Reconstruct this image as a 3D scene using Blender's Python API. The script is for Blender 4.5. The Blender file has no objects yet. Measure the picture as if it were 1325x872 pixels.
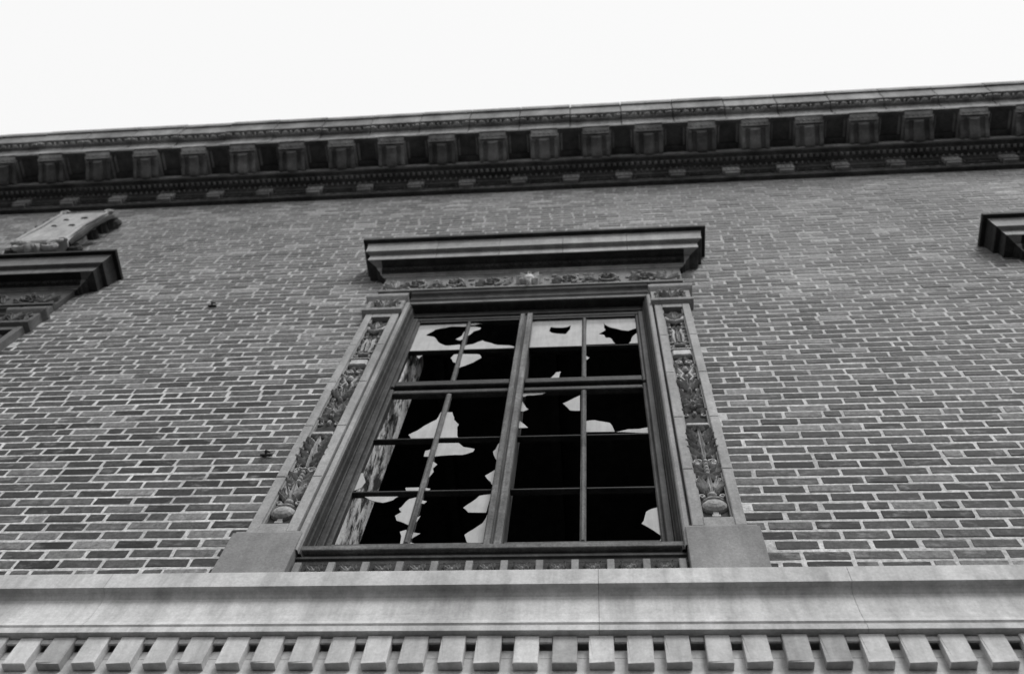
import bpy, math, random
from mathutils import Matrix, Vector, noise
R = random.Random(7)
sc = bpy.context.scene
# ---------------------------------------------------------------- camera
H0 = 1.6                                   # eye height of the photographer on the pavement
D = 2.57                                   # distance of the eye from the wall
cam_d = bpy.data.cameras.new('camera'); cam = bpy.data.objects.new('camera', cam_d)
sc.collection.objects.link(cam); sc.camera = cam
cx, cy, cz = (0.995458, 0.064443, 0.070081), (0.031636, -0.918168, 0.394926), (0.089796, -0.390915, -0.916036)
cam.matrix_world = Matrix(((cx[0], cy[0], cz[0], 0), (cx[1], cy[1], cz[1], -D), (cx[2], cy[2], cz[2], H0), (0, 0, 0, 1)))
cam_d.sensor_width = 36; cam_d.lens = 34.39; cam_d.clip_end = 2000; cam_d.clip_start = 0.05
cam_d.dof.use_dof = True; cam_d.dof.focus_distance = 4.6; cam_d.dof.aperture_fstop = 2.0     # the far cornice is a little soft
# ---------------------------------------------------------------- light: bright overcast, black and white photograph
w = bpy.data.worlds.new('World'); sc.world = w; w.use_nodes = True
nt = w.node_tree; nt.nodes.clear()
SUN_EL, SUN_AZ = math.radians(47), math.radians(152)      # azimuth clockwise from +Y (the wall looks towards -Y)
sky = nt.nodes.new('ShaderNodeTexSky'); sky.sky_type = 'NISHITA'; sky.sun_disc = False
sky.sun_elevation = SUN_EL; sky.sun_rotation = SUN_AZ
bw = nt.nodes.new('ShaderNodeRGBToBW'); nt.links.new(sky.outputs[0], bw.inputs[0])
mul = nt.nodes.new('ShaderNodeMath'); mul.operation = 'MULTIPLY_ADD'   # clear-sky luminance veiled by an even white cloud layer
mul.inputs[1].default_value = 0.35; mul.inputs[2].default_value = 9.0
nt.links.new(bw.outputs[0], mul.inputs[0])
bg = nt.nodes.new('ShaderNodeBackground'); bg.inputs['Strength'].default_value = 0.1
nt.links.new(mul.outputs[0], bg.inputs['Color'])
wo = nt.nodes.new('ShaderNodeOutputWorld'); nt.links.new(bg.outputs[0], wo.inputs[0])
sd = bpy.data.lights.new('sun', 'SUN'); sd.energy = 2.4; sd.angle = math.radians(22); sd.color = (1, 1, 1)
sun = bpy.data.objects.new('sun', sd); sc.collection.objects.link(sun)
dv = Vector((math.sin(SUN_AZ) * math.cos(SUN_EL), math.cos(SUN_AZ) * math.cos(SUN_EL), math.sin(SUN_EL)))
sun.rotation_euler = dv.to_track_quat('Z', 'Y').to_euler()
sc.view_settings.view_transform = 'Standard'; sc.view_settings.look = 'None'
sc.view_settings.exposure = 0.0; sc.view_settings.gamma = 1.0
# ---------------------------------------------------------------- helpers
class MB:
    def __init__(s): s.v = []; s.f = []; s.tone = []
    def add(s, vs, fs, tone=None):
        b = len(s.v); s.v += [tuple(v) for v in vs]; s.f += [tuple(i + b for i in f) for f in fs]
        s.tone += [1.0 if tone is None else tone] * len(vs)
    def box(s, x0, x1, y0, y1, z0, z1, bev=0.0):
        if bev <= 0:
            s.add([(x0,y0,z0),(x1,y0,z0),(x1,y1,z0),(x0,y1,z0),(x0,y0,z1),(x1,y0,z1),(x1,y1,z1),(x0,y1,z1)],
                  [(0,3,2,1),(4,5,6,7),(0,1,5,4),(1,2,6,5),(2,3,7,6),(3,0,4,7)])
        else:                                # front (y0) edges chamfered
            b = bev
            s.add([(x0,y1,z0),(x1,y1,z0),(x1,y1,z1),(x0,y1,z1), (x0,y0+b,z0),(x1,y0+b,z0),(x1,y0+b,z1),(x0,y0+b,z1),
                   (x0+b,y0,z0+b),(x1-b,y0,z0+b),(x1-b,y0,z1-b),(x0+b,y0,z1-b)],
                  [(0,1,2,3)[::-1],(0,1,5,4),(1,2,6,5),(2,3,7,6),(3,0,4,7),(4,5,9,8),(5,6,10,9),(6,7,11,10),(7,4,8,11),(8,9,10,11)])
    def build(s, name, mat, parent=None, kind=None, label=None, smooth=False, link=True):
        used = sorted({i for f in s.f for i in f})
        if len(used) < len(s.v):
            mp_ = {o: i for i, o in enumerate(used)}; s.v = [s.v[i] for i in used]; s.tone = [s.tone[i] for i in used]; s.f = [tuple(mp_[i] for i in f) for f in s.f]
        me = bpy.data.meshes.new(name); me.from_pydata(s.v, [], s.f); me.update()
        a = me.attributes.new('tone', 'FLOAT', 'POINT'); a.data.foreach_set('value', s.tone)
        me.materials.append(mat)
        if smooth: me.polygons.foreach_set('use_smooth', [True] * len(me.polygons))
        return inst(name, me, parent, kind=kind, label=label)
def inst(name, me, parent=None, loc=(0,0,0), kind=None, label=None, tone=1.0):
    o = bpy.data.objects.new(name, me); sc.collection.objects.link(o); o.location = loc
    o.color = (tone, tone, tone, 1)
    if parent: o.parent = parent
    if kind: o['kind'] = kind
    if label: o['label'] = label
    return o
def sweep(mb, prof, x0, x1, cap=True):
    """prof: (projection, z) from the bottom up, straight run along the wall"""
    n = len(prof)
    vs = [(x0, -p, z) for p, z in prof] + [(x1, -p, z) for p, z in prof]
    fs = [(i, n + i, n + i + 1, i + 1) for i in range(n - 1)]
    if cap: fs += [tuple(range(n)), tuple(range(2 * n - 1, n - 1, -1))]
    mb.add(vs, fs)
def sweep_ret(mb, prof, xj, hw, sgn, cap=True, part=None):
    """run from the joint xj to the mitred corner, then back to the wall; hw(p) gives the corner"""
    n = len(prof); vs = []
    for p, z in prof: vs.append((xj, -p, z))
    for p, z in prof: vs.append((sgn * hw(p), -p, z))
    for p, z in prof: vs.append((sgn * hw(p), 0.02, z))
    fs = []
    for k in ((0, 1) if part is None else (part,)):
        for i in range(n - 1):
            q = (k*n+i, (k+1)*n+i, (k+1)*n+i+1, k*n+i+1); fs.append(q if sgn > 0 else q[::-1])
    if cap and part != 1: fs.append(tuple(range(n)) if sgn > 0 else tuple(range(n))[::-1])
    mb.add(vs, fs)
def tube(mb, pts, rad, seg=6, w0=0.0):
    """pts (x, y, z) ; rad list or number"""
    n = len(pts); P = [Vector(p) for p in pts]; vs = []
    for i, p in enumerate(P):
        t = (P[min(i+1, n-1)] - P[max(i-1, 0)]).normalized()
        a = t.cross(Vector((0, 1, 0)));
        if a.length < 1e-3: a = Vector((1, 0, 0))
        a.normalize(); b = t.cross(a)
        r = rad[i] if isinstance(rad, (list, tuple)) else rad
        for k in range(seg):
            an = 2 * math.pi * k / seg
            vs.append(p + a * (r * math.cos(an)) + b * (r * math.sin(an)))
    fs = [(i*seg+k, i*seg+(k+1) % seg, (i+1)*seg+(k+1) % seg, (i+1)*seg+k) for i in range(n-1) for k in range(seg)]
    fs += [tuple(range(seg))[::-1], tuple((n-1)*seg+k for k in range(seg))]
    mb.add(vs, fs)
def blob(mb, u, v, y, ru, rv, rw, rot=0.0, seg=10, rings=3):
    """half ellipsoid standing out of the plane y towards the street"""
    vs = [(u, y - rw, v)]; c, s_ = math.cos(rot), math.sin(rot)
    for j in range(1, rings + 1):
        a = math.pi / 2 * j / rings
        for k in range(seg):
            t = 2 * math.pi * k / seg
            e, g = ru * math.sin(a) * math.cos(t), rv * math.sin(a) * math.sin(t)
            vs.append((u + e * c - g * s_, y - rw * math.cos(a) + (0.004 if j == rings else 0), v + e * s_ + g * c))
    fs = [(0, 1 + (k + 1) % seg, 1 + k) for k in range(seg)]
    for j in range(rings - 1):
        b = 1 + j * seg
        fs += [(b + k, b + (k + 1) % seg, b + seg + (k + 1) % seg, b + seg + k) for k in range(seg)]
    mb.add(vs, fs)
def leaf(mb, u, v, y, ln, wd, ang, h=0.012, curl=0.5, lobes=3):
    """leaf with a raised midrib and lobed edge; grows from (u, v) in direction ang (0 = up)"""
    n = 9; vs = []
    d = (math.sin(ang), math.cos(ang)); q = (math.cos(ang), -math.sin(ang))
    for i in range(n):
        t = i / (n - 1)
        wv = wd * math.sin(math.pi * min(1, t * 0.92 + 0.06)) ** 0.7 * (1 - 0.28 * (0.5 + 0.5 * math.cos(2 * math.pi * t * lobes)))
        if i == n - 1: wv = wd * 0.08
        out = h * (0.35 + 0.65 * math.sin(math.pi * t * 0.6 + 0.5)) + h * curl * t * t
        for k, (s_, o) in enumerate(((-1, 0.25), (-0.5, 0.95), (0, 0.55), (0.5, 0.95), (1, 0.25))):
            vs.append((u + d[0]*ln*t + q[0]*wv*s_, y - out * o, v + d[1]*ln*t + q[1]*wv*s_))
        for s_ in (-1, 1): vs.append((u + d[0]*ln*t + q[0]*wv*s_, y + 0.004, v + d[1]*ln*t + q[1]*wv*s_))
    fs = []
    for i in range(n - 1):
        b, c = i*7, (i+1)*7
        for k in range(4): fs.append((b+k, b+k+1, c+k+1, c+k))
        fs.append((b+5, b, c, c+5)); fs.append((b+4, b+6, c+6, c+4))
    fs.append((7*(n-1)+5, 7*(n-1), 7*(n-1)+1, 7*(n-1)+2, 7*(n-1)+3, 7*(n-1)+4, 7*(n-1)+6))
    mb.add(vs, fs)
def scroll(mb, u, v, y, r, a0, turns, sgn, th=0.006, tail=0.0, tdir=0.0):
    pts = []; n = int(10 * turns) + 3; rad = []
    for i in range(n):
        t = i / (n - 1); rr = r * (1 - 0.78 * t); a = a0 + sgn * 2 * math.pi * turns * t
        pts.append((u + rr * math.cos(a), y - th * 0.7, v + rr * math.sin(a))); rad.append(th * (1 - 0.35 * t))
    if tail > 0:
        p = pts[0]; pts = [(p[0] + tail * math.cos(tdir) * k, p[1], p[2] + tail * math.sin(tdir) * k) for k in (1, .5)] + pts; rad = [th*.5, th*.8] + rad
    tube(mb, pts, rad, 6); blob(mb, u, v, y, r * .22, r * .22, th * 1.8, 0, 8, 2)
def empty(name, loc=(0, 0, 0), parent=None, label=None):
    o = bpy.data.objects.new(name, None); sc.collection.objects.link(o); o.location = loc
    if parent: o.parent = parent
    if label: o['label'] = label
    return o
# ---------------------------------------------------------------- materials (black and white film: everything is grey)
def newmat(name):
    m = bpy.data.materials.new(name); m.use_nodes = True; t = m.node_tree
    return m, t, t.nodes['Principled BSDF']
def N(t, typ, **k):
    n = t.nodes.new(typ)
    for a, b in k.items():
        if hasattr(n, a) and not a.startswith('i_'): setattr(n, a, b)
    return n
def pos_noise(t, scale, detail=4, rough=0.55, stretch=(1, 1, 1), rot=None):
    g = N(t, 'ShaderNodeNewGeometry'); mp = N(t, 'ShaderNodeMapping'); mp.inputs['Scale'].default_value = stretch
    t.links.new(g.outputs['Position'], mp.inputs['Vector'])
    n = N(t, 'ShaderNodeTexNoise'); n.inputs['Scale'].default_value = scale; n.inputs['Detail'].default_value = detail
    n.inputs['Roughness'].default_value = rough; t.links.new(mp.outputs[0], n.inputs['Vector'])
    return n.outputs['Fac']
def mrange(t, src, a, b, c, d):
    n = N(t, 'ShaderNodeMapRange'); n.inputs[1].default_value = a; n.inputs[2].default_value = b
    n.inputs[3].default_value = c; n.inputs[4].default_value = d; t.links.new(src, n.inputs[0]); return n.outputs[0]
def mth(t, op, a, b):
    n = N(t, 'ShaderNodeMath', operation=op)
    for i, x in enumerate((a, b)):
        if isinstance(x, (int, float)): n.inputs[i].default_value = x
        else: t.links.new(x, n.inputs[i])
    return n.outputs[0]
def mixv(t, fac, a, b):
    n = N(t, 'ShaderNodeMix'); n.data_type = 'FLOAT'
    for i, x in ((0, fac), (2, a), (3, b)):
        if isinstance(x, (int, float)): n.inputs[i].default_value = x
        else: t.links.new(x, n.inputs[i])
    return n.outputs[0]
def finish(t, bs, val, rough, bumps=None, strength=0.3, dist=0.004, spec=0.2):
    t.links.new(val, bs.inputs['Base Color']); bs.inputs['Roughness'].default_value = rough
    bs.inputs['Specular IOR Level'].default_value = spec
    if bumps is not None:
        b = N(t, 'ShaderNodeBump'); b.inputs['Strength'].default_value = strength; b.inputs['Distance'].default_value = dist
        t.links.new(bumps, b.inputs['Height']); t.links.new(b.outputs[0], bs.inputs['Normal'])
def tone_out(t):
    a = N(t, 'ShaderNodeAttribute'); a.attribute_name = 'tone'
    o = N(t, 'ShaderNodeObjectInfo'); s = N(t, 'ShaderNodeSeparateColor'); t.links.new(o.outputs['Color'], s.inputs[0])
    return mth(t, 'MULTIPLY', a.outputs['Fac'], s.outputs[0])
def stone(name, base, var=0.35, streak=0.35, grit=0.12, rough=0.8, bump=0.35, blot=1.3, sstr=(9, 9, 0.9)):
    m, t, bs = newmat(name)
    big = mrange(t, pos_noise(t, blot, 5, .6), .3, .7, 1 - var, 1 + var * .6)
    st = mrange(t, pos_noise(t, 1.0, 5, .62, sstr), .42, .72, 1.0, 1 - streak)
    fine = pos_noise(t, 75, 4, .8); gr = mrange(t, fine, .3, .7, 1 - 1.6*grit, 1 + 1.6*grit)
    mid = pos_noise(t, 22, 5, .65); md = mrange(t, mid, .3, .7, 1 - var*.45, 1 + var*.3)
    v = mth(t, 'MULTIPLY', mth(t, 'MULTIPLY', mth(t, 'MULTIPLY', big, st), mth(t, 'MULTIPLY', gr, md)), base)
    v = mth(t, 'MULTIPLY', v, tone_out(t))
    finish(t, bs, v, rough, mth(t, 'ADD', mid, mth(t, 'MULTIPLY', fine, .35)), bump, .006)
    return m
M = {}
M['limestone'] = stone('weathered_limestone', .535, .26, .36, .09, .85, .25, 1.8, (11, 11, .7))
M['terracotta'] = stone('sooty_terracotta', .29, .28, .35, .14, .75, .4, 2.5, (8, 8, 1))
M['carved'] = stone('carved_terracotta', .23, .38, .30, .20, .72, .5, 6, (14, 14, 3))
M['panel'] = stone('shaded_dirty_panel', .05, .4, .4, .2, .8, .5, 7, (12, 12, 3))  # shade of the sunk ground put into the dark base, plus dirt mottling
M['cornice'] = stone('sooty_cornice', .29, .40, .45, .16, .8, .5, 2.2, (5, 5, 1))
M['cornice_dark'] = stone('shaded_cornice', .075, .45, .4, .2, .8, .6, 4, (6, 6, 1))  # darker cornice copy, shade of coffers and recesses put into the colour
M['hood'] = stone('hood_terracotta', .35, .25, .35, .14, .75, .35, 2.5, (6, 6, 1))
M['hood_dark'] = stone('shaded_terracotta', .042, .5, .4, .25, .75, .6, 6, (10, 10, 2))  # shade of undersides, reveals and returns put into the colour
M['tablet'] = stone('pale_tablet', .42, .3, .4, .14, .8, .4, 3, (10, 10, 2))
M['wood'] = stone('weathered_wood', .10, .60, .55, .30, .6, .35, 3, (60, 60, 2.5))
M['wood_rail'] = stone('weathered_wood_rail', .09, .60, .45, .30, .6, .35, 3, (2.5, 60, 60))
M['iron'] = stone('rusty_iron', .05, .4, .2, .2, .6, .5, 20)
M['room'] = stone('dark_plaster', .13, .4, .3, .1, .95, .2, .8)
M['pavement'] = stone('pavement_concrete', .07, .2, .0, .1, .9, .2, .5)
M['asphalt'] = stone('asphalt', .04, .3, .0, .2, .9, .3, .4)
M['roof'] = stone('roof_felt', .06, .3, .0, .2, .9, .3, .4)
# brick
m, t, bs = newmat('old_brick'); M['brick'] = m
tn = tone_out(t)
mid = pos_noise(t, 26, 6, .75); fine = pos_noise(t, 75, 4, .8)
v = mth(t, 'MULTIPLY', tn, mrange(t, mid, .3, .7, .45, 1.65)); v = mth(t, 'MULTIPLY', v, mrange(t, fine, .3, .7, .6, 1.4))
sm = mrange(t, pos_noise(t, 7, 6, .7, (1, 1, 2.2)), .53, .72, 0, .9)      # lime and mortar smeared over the faces
sm2 = mrange(t, pos_noise(t, 1.1, 3, .5), .35, .65, .25, 1.0)
v = mixv(t, mth(t, 'MULTIPLY', sm, sm2), v, .30)
finish(t, bs, v, .72, mth(t, 'ADD', mid, mth(t, 'MULTIPLY', fine, .5)), .6, .006, .28)
# mortar
m, t, bs = newmat('lime_mortar'); M['mortar'] = m
mid = pos_noise(t, 45, 5, .7); fine = pos_noise(t, 200, 3, .7)
v = mth(t, 'MULTIPLY', mrange(t, pos_noise(t, 3.0, 6, .65), .3, .7, .55, 1.15), mrange(t, mid, .3, .65, .5, 1.2))
v = mth(t, 'MULTIPLY', mth(t, 'MULTIPLY', v, .60), mrange(t, fine, .25, .75, .8, 1.2))
g_ = N(t, 'ShaderNodeNewGeometry'); sp_ = N(t, 'ShaderNodeSeparateXYZ'); t.links.new(g_.outputs['Position'], sp_.inputs[0])
v = mth(t, 'MULTIPLY', v, mrange(t, sp_.outputs['Z'], 6.6, 11.3, 1.0, .50))      # joints darker towards the top
finish(t, bs, v, .9, mth(t, 'ADD', mid, mth(t, 'MULTIPLY', fine, .4)), .6, .006, .3)
# grimy window glass, sky reflection partly put into the pale base colour
m, t, bs = newmat('grimy_glass'); M['glass'] = m
v = mth(t, 'MULTIPLY', mth(t, 'MULTIPLY', mrange(t, pos_noise(t, 5, 5, .7), .3, .7, .80, 1.12), mrange(t, pos_noise(t, 1, 5, .7, (30, 30, 3)), .4, .7, 1.05, .82)), .42)
finish(t, bs, v, .12, pos_noise(t, 4, 2), .05, .01, .9)
bs.inputs['Transmission Weight'].default_value = .12; bs.inputs['IOR'].default_value = 1.5
# peeling paint
m, t, bs = newmat('peeling_paint'); M['peel'] = m
n1 = pos_noise(t, 1.0, 7, .72, (14, 14, 5)); n2 = pos_noise(t, 9, 5, .7, (1, 1, .5))
v = mrange(t, mth(t, 'ADD', mth(t, 'MULTIPLY', n1, .7), mth(t, 'MULTIPLY', n2, .3)), .45, .52, .05, .80)
v = mth(t, 'MULTIPLY', v, mrange(t, pos_noise(t, 60, 4, .6), .3, .7, .7, 1.15))
finish(t, bs, v, .7, n1, .8, .01)
# ---------------------------------------------------------------- ground
def sheet(name, x0, x1, y0, y1, z, mat):
    mb = MB(); mb.add([(x0,y0,z),(x1,y0,z),(x1,y1,z),(x0,y1,z)], [(0,1,2,3)]); return mb.build(name, mat, kind='structure')
sheet('ground', -600, 600, -600, 600, -0.16, M['asphalt'])
mb = MB(); mb.box(-60, 60, -4.2, -0.0, -0.15, 0.0); mb.build('pavement', M['pavement'], kind='structure')
mb = MB(); mb.box(-60, 60, -4.36, -4.21, -0.155, 0.004); mb.build('kerb', M['pavement'], kind='structure')
# ---------------------------------------------------------------- building
WX = (-5.37, -0.52, 4.33)                  # window axes
bl = empty('brick_building', (0, 0, 0))
bl['label'] = 'old brick building with broken sash windows, carved window surrounds and heavy sooty cornice'
bl['category'] = 'building'
Z = lambda z: z + H0                       # heights below are measured from the eye
XL, XR = -9.6, 8.0
OW, OB, OT = 0.85, 3.40, 6.62              # opening half width, bottom, top
# wall core with openings (mortar bed in front)
wall = MB()
def wbox(x0, x1, z0, z1): wall.box(x0, x1, 0.0, 0.40, Z(z0), Z(z1))
xs = [XL]
for wx in WX: xs += [wx - OW, wx + OW]
xs.append(XR)
for i in range(0, len(xs), 2): wbox(xs[i], xs[i+1], OB, OT)
wbox(XL, XR, 2.6, OB); wbox(XL, XR, OT, 9.95)
wallo = wall.build('brick_wall', M['mortar'], bl, label='weathered dark brick wall with pale smeared mortar joints')
# bricks -----------------------------------------------------------------------
CH, PL = 0.0750, 0.2080
def brick_mesh(L, h, rr):
    """rough brick face, centre at origin; returns verts, faces (48 triangles)"""
    j = lambda a: rr.uniform(-a, a); hx, hz = L / 2, h / 2; c = .003
    o = [(-hx+c, -hz), (j(L*.2), -hz), (hx-c, -hz), (hx, -hz+c), (hx, hz-c), (hx-c, hz), (j(L*.2), hz), (-hx+c, hz), (-hx, hz-c), (-hx, -hz+c)]
    o = [(x + j(.0028), z + j(.0026)) for x, z in o]
    pr = -.0026 + j(.0013)
    ring = [(x, pr + .0013, z) for x, z in o]
    inn = [(x - math.copysign(.0022, x) * (1 if abs(x) > hx*.6 else 0), pr + j(.0006), z - math.copysign(.0018, z)) for x, z in o]
    back = [(x, .02, z) for x, z in o]; n = 10
    vs = inn + ring + back; fs = [tuple(range(n))]
    for a in (0, n): fs += [(a+i, a+n+i, a+n+(i+1) % n, a+(i+1) % n) for i in range(n)]
    return vs, fs
def tone_of(x, z, rr):
    q = rr.random()
    g = noise.noise(Vector((x*.9, z*.9, 3.1)))
    if q < .12 + .45 * max(0, g): b = rr.uniform(.17, .33)
    elif q < .45: b = rr.uniform(.022, .045)
    else: b = rr.uniform(.05, .12)
    k_ = max(0, min(1, (z - 4.8) / 4.6)); b = b * (.50 - .05 * k_) + .165 * .60 * k_ + (.03 * rr.random() if rr.random() < .5 else 0)      # grazing sheen put into the tone, bricks paler towards the top
    return b * (1 + .35 * g)
specs = []
for n in range(43, 132):
    zc = (n + .25) * CH
    if zc > 9.87: break
    k = n - 52
    hdr = (k % 6 == 0)
    rr = random.Random(n * 17 + 3)
    x = -9.3
    if hdr: x = -2.864 - 30 * .312 + (.156 if (k // 6) % 2 else 0) + rr.uniform(-.012, .012); i = 0
    else: x = -2.71 - 45 * PL + (.104 if k % 2 == 0 else 0) + rr.uniform(-.022, .022); i = 1
    while x < 7.8:
        full = not (hdr and i % 2 == 0); i += 1
        Lp = PL if full else .104
        x0, x1 = x + .0095 + rr.uniform(-.003, .003), x + Lp - .0095 + rr.uniform(-.003, .003); x += Lp
        if x1 < -9.4: continue
        # clip against window surrounds
        for wx in WX:
            lim = 1.185 if zc < 3.72 else 1.138
            if zc < 7.5 and x1 > wx - lim and x0 < wx + lim:
                if x0 < wx - lim - .05: x1 = wx - lim - .004
                elif x1 > wx + lim + .05: x0 = wx + lim + .004
                else: x1 = x0 - 1
        if x1 - x0 < .03: continue
        specs.append(((x0 + x1) / 2, zc + rr.uniform(-.0015, .0015), x1 - x0, .0560 + rr.uniform(-.002, .002), tone_of(x, zc, rr)))
mwi = cam.matrix_world.inverted()
def score(s):
    q = mwi @ Vector((s[0], 0, Z(s[1]))); u, v_ = q.x / -q.z, q.y / -q.z
    if abs(u) > .515 or abs(v_) > .34 or s[1] < 3.50: return 0
    n_ = Vector((0, -1, 0)).dot((Vector((0, -D, H0)) - Vector((s[0], 0, Z(s[1])))).normalized())
    return s[2] * s[3] * n_ / q.z ** 2
order = sorted(range(len(specs)), key=lambda i: -score(specs[i])); top = set(order[:300])
lib = {}
rb = random.Random(5); rest = MB()
for i, (x, z, L, h, tone) in enumerate(specs):
    if i in top:
        key = (round(L, 2), rb.randrange(4))
        if key not in lib:
            b = MB(); b.add(*brick_mesh(key[0] if key[0] > .15 or abs(key[0]-.085) < .006 else L, .0555, rb))
            me = bpy.data.meshes.new('brick'); me.from_pydata(b.v, [], b.f); me.update()
            a = me.attributes.new('tone', 'FLOAT', 'POINT'); a.data.foreach_set('value', b.tone); me.materials.append(M['brick']); lib[key] = me
        o = inst('brick', lib[key], wallo, (x, rb.uniform(-.0008, .0008), Z(z)), tone=tone)
        o.rotation_euler = (0, rb.uniform(-.006, .006), 0)
    else:
        vs, fs = brick_mesh(L, h, rb); dy = rb.uniform(-.0008, .0008)
        rest.add([(a + x, b_ + dy, c + Z(z)) for a, b_, c in vs], fs, tone)
rest.build('brickwork', M['brick'], wallo, kind='stuff')
# side and rear walls, roof, ground floor -----------------------------------------
mb = MB()
mb.box(XL, XL+.4, .402, 12, 0, Z(10.0)); mb.box(XR-.4, XR, .402, 12, 0, Z(10.0)); mb.box(XL+.402, XR-.402, 11.6, 12, 0, Z(10.0))
mb.build('outer_wall', M['brick'], bl)
mb = MB(); mb.box(XL, XR, .05, 12, Z(10.2), Z(10.6)); mb.build('roof', M['roof'], bl)
mb = MB(); mb.box(XL, XR, 0.0, .4, 0, Z(2.598)); mb.build('ground_floor_wall', M['limestone'], bl)
# dark room behind the windows
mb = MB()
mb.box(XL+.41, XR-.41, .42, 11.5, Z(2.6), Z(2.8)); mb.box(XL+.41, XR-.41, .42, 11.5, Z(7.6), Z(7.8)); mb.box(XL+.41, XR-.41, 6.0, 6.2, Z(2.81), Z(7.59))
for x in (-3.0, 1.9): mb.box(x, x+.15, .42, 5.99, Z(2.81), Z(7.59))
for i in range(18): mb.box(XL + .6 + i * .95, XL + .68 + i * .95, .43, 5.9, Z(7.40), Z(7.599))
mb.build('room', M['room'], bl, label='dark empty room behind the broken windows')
# ---------------------------------------------------------------- belt course
belt = empty('belt_course', (0, 0, 0), bl, 'pale stone belt course with a row of dentils under a plain fascia')
bp = [(-.02, 2.84), (.070, 2.84), (.070, 2.880), (.025, 2.8805), (.025, 2.922), (.105, 2.924), (.128, 2.926), (.128, 2.955), (.116, 2.959), (.113, 2.964), (.124, 2.975),
      (.1165, 3.00), (.110, 3.04), (.1065, 3.09), (.1055, 3.13), (.106, 3.150), (.116, 3.163), (.125, 3.170), (.150, 3.174), (.150, 3.266), (.146, 3.272), (.10, 3.30), (-.02, 3.315)]
jx = [-8.45, -6.33, -4.2, -2.075, -.038, .936, 3.05, 5.15, 7.2]
jx = [XL] + jx + [XR]
for a, b in zip(jx[:-1], jx[1:]):
    mb = MB(); sweep(mb, [(p, Z(z)) for p, z in bp], a + .0008, b - .0008); mb.build('belt_block', M['limestone'], belt).color = (R.uniform(.93, 1.05),) * 3 + (1,)
mb = MB(); sweep(mb, [(p, Z(z)) for p, z in [(-.02, 2.60), (.02, 2.60), (.03, 2.66), (.035, 2.70), (.05, 2.72), (.068, 2.735), (.072, 2.74), (.072, 2.758), (.0705, 2.764), (.070, 2.768), (.070, 2.784), (.070, 2.838), (-.02, 2.838)]], XL, XR)
mb.build('lower_moulding', M['limestone'], belt)
mb = MB(); mb.box(-.0455, .0455, -.105, -.0705, -.147/2, .145/2, .003)
dm = mb.build('dentil', M['limestone'], belt); dme = dm.data; first = True
dvar = [dme]
for q in range(4):
    mb = MB(); mb.box(-.0455 + R.uniform(-.002, .002), .0455 + R.uniform(-.002, .002), -.105 + R.uniform(-.003, .002), -.0705, -.147/2 + R.uniform(-.001, .004), .147/2, .003)
    k8 = R.randrange(8, 12); v_ = mb.v[k8]; c_ = R.uniform(.004, .013); mb.v[k8] = (v_[0] - math.copysign(c_, v_[0]), v_[1] + .004, v_[2] - math.copysign(c_, v_[2]))
    o = mb.build('dentil', M['limestone'], belt); dvar.append(o.data); bpy.data.objects.remove(o)
mb = MB(); mb.box(-.0245, .0245, -.098, -.088, -.0125, .0125, .002); dg = mb.build('dentil_fillet', M['limestone'], belt); gme = dg.data
k0 = -34; PD = .1395
for k in range(k0, 40):
    x = -.587 + (k) * PD
    if x > 5.2: break
    t_ = R.choice((.82, .92, 1.0, 1.06, 1.13)) * (.80 if k % 7 == 3 else 1)
    if first: o, g = dm, dg; first = False
    else: o, g = inst('dentil', R.choice(dvar), belt), inst('dentil_fillet', gme, belt)
    o.location = (x + R.uniform(-.003, .003), R.uniform(-.003, .001), Z(2.8495)); o.rotation_euler = (0, R.uniform(-.008, .008), 0); o.color = (t_, t_, t_, 1)
    g.location = (x + PD / 2, 0, Z(2.908))
# ---------------------------------------------------------------- cornice
cor = empty('cornice', (0, 0, 0), bl, 'heavy sooty cornice with modillions below a pale top moulding')
PM = .543; CX = -.79
top_p = [(.0, 10.305), (.538, 10.305), (.541, 10.308), (.541, 10.372), (.530, 10.376), (.534, 10.44), (.548, 10.515), (.552, 10.519), (.578, 10.520), (.580, 10.562), (.612, 10.564), (.626, 10.566), (.630, 10.57),
         (.632, 10.63), (.638, 10.70), (.648, 10.765), (.650, 10.772), (.664, 10.774), (.668, 10.778), (.668, 10.90), (.655, 10.912), (.0, 10.93)]
top_p = [(p, Z(z)) for p, z in top_p]
bed = [(-.02, 9.835), (.045, 9.835), (.052, 9.85), (.055, 9.872), (.04, 9.876), (.04, 9.885), (.055, 9.892), (.058, 9.905), (.06, 9.985), (.08, 9.99), (.09, 10.01), (.11, 10.035), (.115, 10.048), (.15, 10.050), (.155, 10.070),
       (.19, 10.072), (.200, 10.086), (.236, 10.088), (.240, 10.092), (.240, 10.235), (.236, 10.24), (.20, 10.241), (.20, 10.30), (-.02, 10.30)]
bed = [(p, Z(z)) for p, z in bed]
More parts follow.
